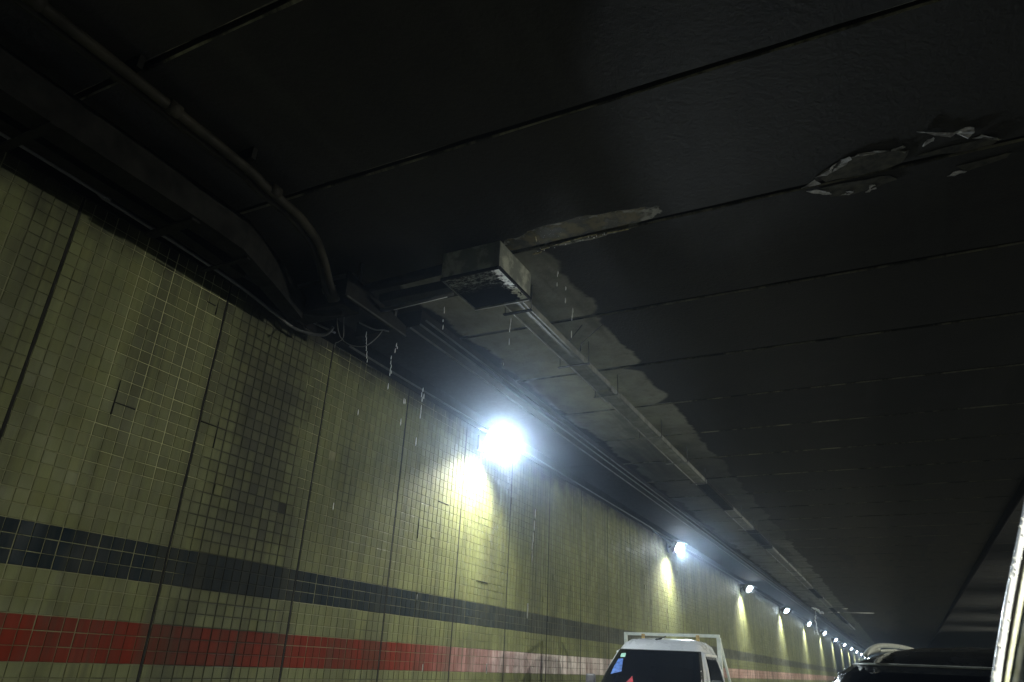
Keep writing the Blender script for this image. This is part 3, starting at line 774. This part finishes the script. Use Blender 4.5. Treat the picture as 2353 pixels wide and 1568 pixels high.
drops('dense trickle falling below the looped wires', [(842, 766, .8), (841, 772, .8), (842, 779, .9), (842, 787, .8), (842, 796, 1), (842, 803, .8), (843, 812, 1), (843, 820, .8), (844, 829, .9)], 5.0, r=.0034)
drops('string of drops in front of the top of the wall, right of the trickle', [(911, 793, .9), (913, 799, .6), (908, 806, 1), (899, 822, .8), (898, 833, .9), (899, 842, .8), (897, 850, 1.), (899, 855, .7), (896, 859, .9), (892, 888, 1.2)], 5.0)
drops('pairs of drops in front of the upper wall, lower on the same string', [(928, 922, 1.1), (931, 923, 1), (921, 970, 1.3), (823, 948, 1.1)], 5.0)
drops('string of drops in front of the wall left of the first lamp', [(972, 896, .8), (969, 907, 1), (974, 911, 1), (970, 918, 1), (968, 937, 1), (967, 946, 1.1), (966, 955, 1.2), (956, 1015, 1.5)], 5.0)
drops('single pale drop low before the middle of the wall', [(766, 1164, 1.3)], 5.0)
drops('string of long drops below and right of the first lamp', [(1230, 1181, 1.6), (1228, 1208, 1.7), (1225, 1236, 1.7), (1223, 1253, 1.7), (1222, 1281, 2.1)], 5.6, r=.0048)
drops('single bright drop in front of the blue band', [(1212, 1404, 2.3)], 5.6, r=.006)
drops('faint drops low in front of the red band', [(958, 1372, 1.), (971, 1535, 1.2), (1118, 1537, 1.5)], 5.6)
# distant glittering leak by the fifth lamp
P = [(1873, 1406), (1874, 1410), (1875, 1414), (1873, 1418), (1874, 1421), (1873, 1426), (1875, 1430), (1876, 1434), (1876, 1439), (1877, 1443), (1877, 1448), (1878, 1453), (1880, 1457), (1871, 1452), (1872, 1455)]
drops('glittering column of water falling far away near the fifth lamp', P, 46., L=.11, r=.035, name='distant_water')
gl = empty('wet_glints', tuple(at(1865, 1398, 2, ROOF - .12))); tag(gl, 'cluster of white blobs standing in for wet glints on the trunking far away', 'water drops')
for x, y, l in ((1838, 1384, .8), (1852, 1385, 1), (1860, 1384, 1), (1861, 1390, 1.1), (1867, 1390, .8), (1867, 1396, 1.2), (1870, 1393, .7), (1862, 1400, .8), (1876, 1401, .9), (1881, 1403, .6), (1884, 1408, .7), (1890, 1408, .6)):
    p = at(x, y, 1, 44.) - gl.location
    tube('wet_glint', M['drop'], [p + Vector((-.05, -.3, .06)) * l, p + Vector((0, 0, .0)), p + Vector((.05, .3, -.06)) * l], [.03, .065, .03], gl, 6)  # white blobs take the place of reflections off dripping water
rg = empty('roof_glint_bars', tuple(at(1960, 1400, 2, ROOF - .02))); tag(rg, 'thin white bars standing in for glints off wet joints on the far roof', 'glint')
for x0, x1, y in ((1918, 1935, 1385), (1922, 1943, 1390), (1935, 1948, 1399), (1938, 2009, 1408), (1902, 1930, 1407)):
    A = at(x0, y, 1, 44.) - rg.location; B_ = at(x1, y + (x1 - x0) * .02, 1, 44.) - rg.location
    tube('glint_bar', M['foam'], [A, (A + B_) / 2, B_], [.012, .03, .012], rg, 5)  # white bars painted in for glints on wet joints

# ================================================================== VEHICLES
def lerp(a, b, t): return a + (b - a) * t
class Body:
    """levels: (z, y_front, y_rear, half_width); loops are superellipses"""
    def __init__(s, levels, p=6.): s.L = levels; s.p = p
    def lv(s, z):
        L = s.L
        if z <= L[0][0]: return L[0]
        for a, b in zip(L, L[1:]):
            if z <= b[0]:
                t = (z - a[0]) / (b[0] - a[0]); return tuple(lerp(u, v, t) for u, v in zip(a, b))
        return L[-1]
    def front(s, x, z, off=0.):
        _, f, r, hw = s.lv(z); c = (f + r) / 2; h = (r - f) / 2
        q = max(0, 1 - abs(min(1, abs(x) / hw)) ** s.p) ** (1 / s.p)
        return Vector((x, c - h * q - off, z))
    def side(s, y, z, sgn=1, off=0.):
        _, f, r, hw = s.lv(z); c = (f + r) / 2; h = (r - f) / 2
        q = max(0, 1 - abs(min(1, abs(y - c) / h)) ** s.p) ** (1 / s.p)
        return Vector((sgn * (hw * q + off), y, z))
    def mesh(s, name, mat, n=64, sub=3, cap=True):
        V, F = [], []; zs = []
        for a, b in zip(s.L, s.L[1:]):
            for k in range(sub): zs.append(lerp(a[0], b[0], k / sub))
        zs.append(s.L[-1][0])
        for z in zs:
            _, f, r, hw = s.lv(z); c = (f + r) / 2; h = (r - f) / 2
            for k in range(n):
                a = 2 * math.pi * k / n; ca, sa = math.cos(a), math.sin(a); e = 2 / s.p
                V.append((hw * math.copysign(abs(ca) ** e, ca), c + h * math.copysign(abs(sa) ** e, sa), z))
        for i in range(len(zs) - 1):
            for k in range(n):
                j = (k + 1) % n; F.append((i * n + k, i * n + j, (i + 1) * n + j, (i + 1) * n + k))
        F.append(tuple(range(n))[::-1])
        if cap:
            z = zs[-1]; _, f, r, hw = s.L[-1]; V.append((0, (f + r) / 2, z + .012)); ci = len(V) - 1
            b0 = (len(zs) - 1) * n
            for k in range(n): F.append((b0 + k, b0 + (k + 1) % n, ci))
        return pydata(name, V, F, mat, smooth=True)
def grid_panel(name, mat, fn, us, vs, parent, thick=.006, smooth=True):
    nu, nv = len(us), len(vs); V = [fn(u, v) for v in vs for u in us]; F = []
    for j in range(nv - 1):
        for i in range(nu - 1): a = j * nu + i; F.append((a, a + 1, a + nu + 1, a + nu))
    me = pydata(name, V, F, mat, smooth=smooth); o = link(name, me, parent)
    m_ = o.modifiers.new('thickness', 'SOLIDIFY'); m_.thickness = thick; m_.offset = 0
    return o
def span(a, b, n): return [a + (b - a) * i / (n - 1) for i in range(n)]
def wheel(parent, x, y, r, wd):
    bm = bmesh.new(); add_tube(bm, [(x - wd / 2, y, r), (x - wd / 2 + .02, y, r), (x + wd / 2 - .02, y, r), (x + wd / 2, y, r)], [r * .92, r, r, r * .92], 28)
    o = link('wheel', bm_mesh('wheel', bm, M['rubber'], True), parent)
    bm = bmesh.new(); add_tube(bm, [(x - wd / 2 - .005, y, r), (x + wd / 2 + .005, y, r)], r * .58, 20); link('rim', bm_mesh('rim', bm, M['galv'], True), o)

# --- light truck on the left: local x right, y toward its tail, z up
tr = empty('light_truck', (-3.10, 0, 0)); tag(tr, 'small white truck with a frame rack behind its cab, facing the camera', 'truck')
TB = Body([(.32, 10.06, 11.9, .74), (.55, 10.0, 11.92, .78), (1.0, 10.04, 11.92, .79), (1.34, 10.18, 11.90, .765), (1.60, 10.46, 11.87, .70), (1.85, 10.76, 11.84, .615),
           (1.94, 10.90, 11.78, .575), (1.995, 11.02, 11.66, .50), (2.018, 11.2, 11.5, .36)], 7.)
link('cab', TB.mesh('cab', M['white_paint']), tr)
ws = grid_panel('windscreen', M['glass'], lambda u, v: TB.front(u * TB.lv(v)[3] * .915, v, .010), span(-1, 1, 25), span(1.30, 1.838, 12), tr)
grid_panel('screen_seal', M['rubber'], lambda u, v: TB.front(u * TB.lv(v)[3] * .955, v, .004), span(-1, 1, 25), span(1.28, 1.850, 12), tr)
def local(px, py, Y): return at(px, py, 1, Y) - Vector(tr.location)
def on_screen(px, py, off=.020):
    Y = 10.6
    for _ in range(8):
        p = local(px, py, Y); Y = TB.front(p.x, p.z).y - off
    return local(px, py, Y)
def card(name, pxs, mat, parent, off=.034):
    P = [on_screen(x, y, off) for x, y in pxs]
    bm = bmesh.new(); a = [bm.verts.new(p) for p in P]; b = [bm.verts.new(p + Vector((0, .003, 0))) for p in P]; n = len(P)
    bm.faces.new(a); bm.faces.new(b[::-1])
    for i in range(n): bm.faces.new((a[i], b[i], b[(i + 1) % n], a[(i + 1) % n]))
    return link(name, bm_mesh(name, bm, mat), parent)
card('sticker', [(1428, 1501.5), (1437, 1500.5), (1438.5, 1502), (1436.5, 1509), (1435, 1510), (1426.5, 1510), (1425.5, 1508)], M['sticker'], ws)
card('blue_reflection', [(1421, 1514), (1432, 1513), (1430, 1528), (1428, 1543), (1403, 1549), (1411, 1531)], M['blue'], ws)  # blue reflection in the windscreen, put on as a coloured card
card('red_reflection', [(1438, 1568), (1447, 1560), (1453, 1553), (1455, 1568)], M['red'], ws)  # red reflection in the glass, likewise a coloured card
for s in (1, -1):
    door = grid_panel('door', M['white_paint'], lambda u, v, s=s: TB.side(u, v, s, .008), span(10.55, 11.62, 14), span(.62, 1.34, 8), tr)
    grid_panel('handle', M['rubber'], lambda u, v, s=s: TB.side(u, v, s, .026), span(11.40, 11.55, 3), span(1.16, 1.19, 2), door, .02)
    # door window with its frame
    def win(u, v, s=s, o=.012):
        y0 = lerp(10.56, 10.88, (v - 1.37) / .42); return TB.side(lerp(y0, 11.50, u), v, s, o)
    fr = grid_panel('window_frame', M['white_paint'], lambda u, v, s=s: TB.side(lerp(lerp(10.44, 10.84, (v - 1.34) / .5), 11.62, u), v, s, .006), span(0, 1, 12), span(1.342, 1.845, 8), tr, .012)
    grid_panel('door_glass', M['glass'], win, span(0, 1, 12), span(1.37, 1.79, 8), tr)
    grid_panel('weather_strip', M['foam'], lambda u, v, s=s: TB.side(lerp(10.86, 11.52, u), v, s, .024), span(0, 1, 8), span(1.80, 1.825, 2), tr, .018)
    mp = TB.side(10.62, 1.42, s)
    bm = bmesh.new(); add_box(bm, mp.x + s * .13 - .07, mp.x + s * .13 + .07, 10.36, 10.44, 1.30, 1.505, .03)
    mir = link('door_mirror', bm_mesh('door_mirror', bm, M['plastic'], True), tr)
    tube('mirror_arm', M['plastic'], [tuple(TB.side(10.62, 1.36, s)), (mp.x + s * .10, 10.42, 1.38)], .014, mir, 6)
    bm = bmesh.new(); hx = s * .56; add_box(bm, hx - .13, hx + .13, 9.985, 10.06, .72, .88, .02); hl = link('headlight', bm_mesh('headlight', bm, M['headlamp']), tr)
    wheel(tr, s * .66, 10.75, .27, .16); wheel(tr, s * .66, 13.35, .27, .16)
box('bumper', M['plastic'], -.76, .76, 9.93, 10.08, .32, .50, tr, .02)
box('grille', M['rubber'], -.40, .40, 9.975, 10.03, .72, .86, tr, .01)
box('number_plate', M['foam'], -.22, .22, 9.915, 9.929, .36, .48, tr)
box('chassis', M['rubber'], -.35, .35, 11.0, 14.2, .33, .52, tr)
box('cargo_floor', M['white_paint'], -.77, .77, 12.02, 14.2, .66, .70, tr)
for nm, c in (('drop_side', (-.79, -.76, 12.02, 14.2, .66, .98)), ('drop_side', (.76, .79, 12.02, 14.2, .66, .98)), ('tailgate', (-.77, .77, 14.2, 14.23, .66, .98)), ('headboard', (-.77, .77, 11.96, 11.99, .66, 1.2))):
    box(nm, M['white_paint'], *c, tr)
rk = box('rack_frame', M['grey_paint'], -.905, .62, 11.98, 12.03, 2.085, 2.130, tr, .003)
box('rack_post', M['grey_paint'], -.905, -.855, 11.98, 12.03,   .98, 2.0845, tr, .003); box('rack_post', M['grey_paint'], .575, .635, 11.98, 12.03, .98, 2.0845, tr, .003)
tube('rack_brace', M['grey_paint'], [(.61, 12.02, 2.08), (.70, 12.6, 1.0)], .02, tr, 6)
for sx in (-.575, .295): box('timber_block', M['wood'], sx - .022, sx + .022, 11.93, 11.975, 1.99, 2.11, tr, .003)
bm = bmesh.new()
for i in range(11):
    x = lerp(-.46, .20, i / 10) + random.uniform(-.02, .02); h = random.uniform(.012, .03)
    bmesh.ops.create_icosphere(bm, subdivisions=2, radius=1, matrix=Matrix.Translation((x, 11.62 + random.uniform(-.06, .06), 1.99 - .012 * (i > 6))) @ Matrix.Diagonal((random.uniform(.04, .085), .08, h, 1)))
o = link('crumpled_sheet', bm_mesh('crumpled_sheet', bm, M['foam'], True)); o.location = tr.location; tag(o, 'crumpled white sheet lying on the small truck cab roof', 'sheet')
tube('aerial', M['rubber'], smooth_path([(-.10, 11.02, 1.985), (-.07, 11.04, 2.00), (-.03, 11.07, 2.02), (.03, 11.12, 2.055)], 4), [.022] * 4 + [.014] * 5 + [.006] * 4, tr, 6)
tube('wiper', M['rubber'], [tuple(TB.front(-.45, 1.31, .03)), tuple(TB.front(.05, 1.34, .03))], .008, tr, 5)

# --- dark estate car right behind: yawed a little
sv = empty('dark_car', (.42, 5.5, 0), math.radians(-11.5)); tag(sv, 'dark car with pale roof rails and a chrome screen edge, close on the right', 'car')
LOW = Body([(.26, -1.75, 2.75, .84), (.45, -1.80, 2.80, .91), (.80, -1.72, 2.80, .93), (.98, -1.45, 2.76, .90), (1.08, -1.1, 2.72, .87)], 7.)
link('body', LOW.mesh('body', M['car_black']), sv)
GH = Body([(1.05, -.92, 2.66, .95), (1.30, -.62, 2.58, .93), (1.50, -.36, 2.50, .95), (1.62, -.19, 2.42, .91), (1.70, -.05, 2.35, .82), (1.745, .06, 2.27, .72),
           (1.79, .25, 2.15, .62), (1.825, .55, 1.95, .48), (1.845, .85, 1.7, .25)], 6.)
link('cabin', GH.mesh('cabin', M['car_black']), sv)
wsv = grid_panel('windscreen', M['glass'], lambda u, v: GH.front(u * GH.lv(v)[3] * .93, v, .008), span(-1, 1, 25), span(1.08, 1.685, 12), sv)
grid_panel('chrome_edge', M['galv'], lambda u, v: GH.front(u * GH.lv(v)[3] * .93, v, .014), span(-1, 1, 31), span(1.690, 1.700, 2), sv, .008)
for s in (1, -1):
    grid_panel('side_window', M['glass'], lambda u, v, s=s: GH.side(lerp(lerp(-.62, .08, (v - 1.1) / .55), 2.15, u), v, s, .008), span(0, 1, 14), span(1.12, 1.60, 6), sv)
    rx = s * .645
    pts = smooth_path([(rx * 1.01, -.02, 1.748), (rx * .995, .10, 1.79), (rx * .985, .34, 1.822), (rx * .98, .8, 1.838), (rx * .98, 1.3, 1.838), (rx * .985, 1.65, 1.815), (rx * .99, 1.9, 1.76)], 5)
    rail = tube('roof_rail', M['railpaint'], pts, .016, sv, 8)
    grid_panel('rail_foot', M['railpaint'], lambda u, v, s=s, rx=rx: Vector((rx * lerp(1.0, .985, v), lerp(-.05, .32, u), lerp(1.75 + .035 * u, 1.755 + .07 * min(1, u * 1.15), v))), span(0, 1, 6), span(0, 1, 3), rail, .02)
    tube('lower_rail', M['railpaint'], smooth_path([(rx * .985, .30, 1.785), (rx * .97, .7, 1.805), (rx * .97, 1.2, 1.80)], 4), .011, rail, 6)
    bm = bmesh.new(); add_box(bm, s * 1.03 - .10, s * 1.03 + .10, -.62, -.50, 1.02, 1.16, .035); link('door_mirror', bm_mesh('door_mirror', bm, M['car_black'], True), sv)
    bm = bmesh.new(); add_box(bm, s * .66 - .16, s * .66 + .16, -1.80, -1.66, .70, .82, .02); link('headlight', bm_mesh('headlight', bm, M['headlamp']), sv)
    wheel(sv, s * .82, -.95, .34, .22); wheel(sv, s * .82, 1.75, .34, .22)
box('grille', M['rubber'], -.42, .42, -1.80, -1.74, .50, .84, sv, .01)
box('bumper', M['car_black'], -.88, .88, -1.90, -1.72, .28, .48, sv, .03)
tube('wiper', M['rubber'], [tuple(GH.front(-.5, 1.10, .03)), tuple(GH.front(.1, 1.14, .03))], .008, sv, 5)
# rain beads on the car's left pillar, white in place of headlight reflections
for zz, yy in ((1.66, .02), (1.63, -.04), (1.60, -.10), (1.575, -.14), (1.55, -.18)):
    bm = bmesh.new(); p = GH.side(yy + .12, zz, -1, .006)
    bmesh.ops.create_icosphere(bm, subdivisions=2, radius=.009, matrix=Matrix.Translation(p)); link('reflection_rain_bead', bm_mesh('reflection_rain_bead', bm, M['drop'], True), sv)

# --- trim of the window we look past
wp = empty('window_pillar', (.095, .8, Z(.07))); tag(wp, 'wet silver window pillar with water beads at the right edge', 'window pillar')
def strip3(name, mat, edge_l, edge_r, y0=.80, y1=.80, depth=.012, crown=.003):
    """edges given as pixel polylines, extended beyond the frame"""
    A = [at(x, y, 1, y0) - wp.location for x, y in edge_l]; B_ = [at(x, y, 1, y1) - wp.location for x, y in edge_r]
    bm = bmesh.new(); rows = []
    for a, b in zip(A, B_):
        row = []
        for t, h in ((0, depth), (.0, .004), (.12, .001), (.5, -crown), (.88, .001), (1., .004), (1., depth)):
            row.append(bm.verts.new(a.lerp(b, t) + Vector((0, h, 0))))
        rows.append(row)
    for r0, r1 in zip(rows, rows[1:]):
        for k in range(6): bm.faces.new((r0[k], r0[k + 1], r1[k + 1], r1[k]))
    return link(name, bm_mesh(name, bm, mat, True), wp)
YS = [900, 1174, 1313, 1395, 1502, 1568, 1900]
eL = [2402, 2352, 2323, 2307, 2289, 2279, 2222]; eM = [2421, 2372, 2343, 2328, 2311, 2302, 2248]; eN = [2427, 2378, 2349, 2334, 2316, 2306, 2252]; eR = [2444, 2396, 2367, 2352, 2332, 2321, 2266]; eF = [2600, 2560, 2540, 2530, 2520, 2515, 2480]
strip3('bright_trim', M['pillar_a'], list(zip(eL, YS)), list(zip(eM, YS)), .80, .816)
strip3('groove', M['rubber'], list(zip(eM, YS)), list(zip(eN, YS)), .816, .820, crown=-.006)
strip3('inner_trim', M['pillar_b'], list(zip(eN, YS)), list(zip(eR, YS)), .820, .836)
strip3('gasket', M['pillar_c'], list(zip(eR, YS)), list(zip(eF, YS)), .838, .838, crown=0)
R2 = random.Random(5)
for i in range(30):
    y = R2.uniform(1190, 1568); l = np.interp(y, YS, eL); m_ = np.interp(y, YS, eM)
    x = l + (m_ - l) * (R2.choice([.02, .05, .5, .8]) if i % 3 else R2.random())
    bm = bmesh.new(); rr = R2.uniform(.0006, .0014)
    p = at(x, y, 1, .796) - wp.location
    bmesh.ops.create_icosphere(bm, subdivisions=2, radius=rr, matrix=Matrix.Translation(p) @ Matrix.Diagonal((1, .7, 1.2, 1)))
    link('water_bead', bm_mesh('water_bead', bm, M['drop'], True), wp)

# ================================================================== HAZE
hz = box('haze', None, WX - .6, RX + .6, Y0 - .6, Y1 + .6, -1.0, ROOF + .6)
hz.data.materials.clear()
hm = bpy.data.materials.new('tunnel_haze'); hm.use_nodes = True; t = hm.node_tree; t.nodes.clear()
ou = t.nodes.new('ShaderNodeOutputMaterial'); pv = t.nodes.new('ShaderNodeVolumePrincipled')
pv.inputs['Color'].default_value = (.66, .80, 1., 1); pv.inputs['Density'].default_value = HAZE_DENSITY; pv.inputs['Anisotropy'].default_value = HAZE_ANISO
t.links.new(pv.outputs[0], ou.inputs['Volume']); hz.data.materials.append(hm)
tag(hz, kind='stuff')
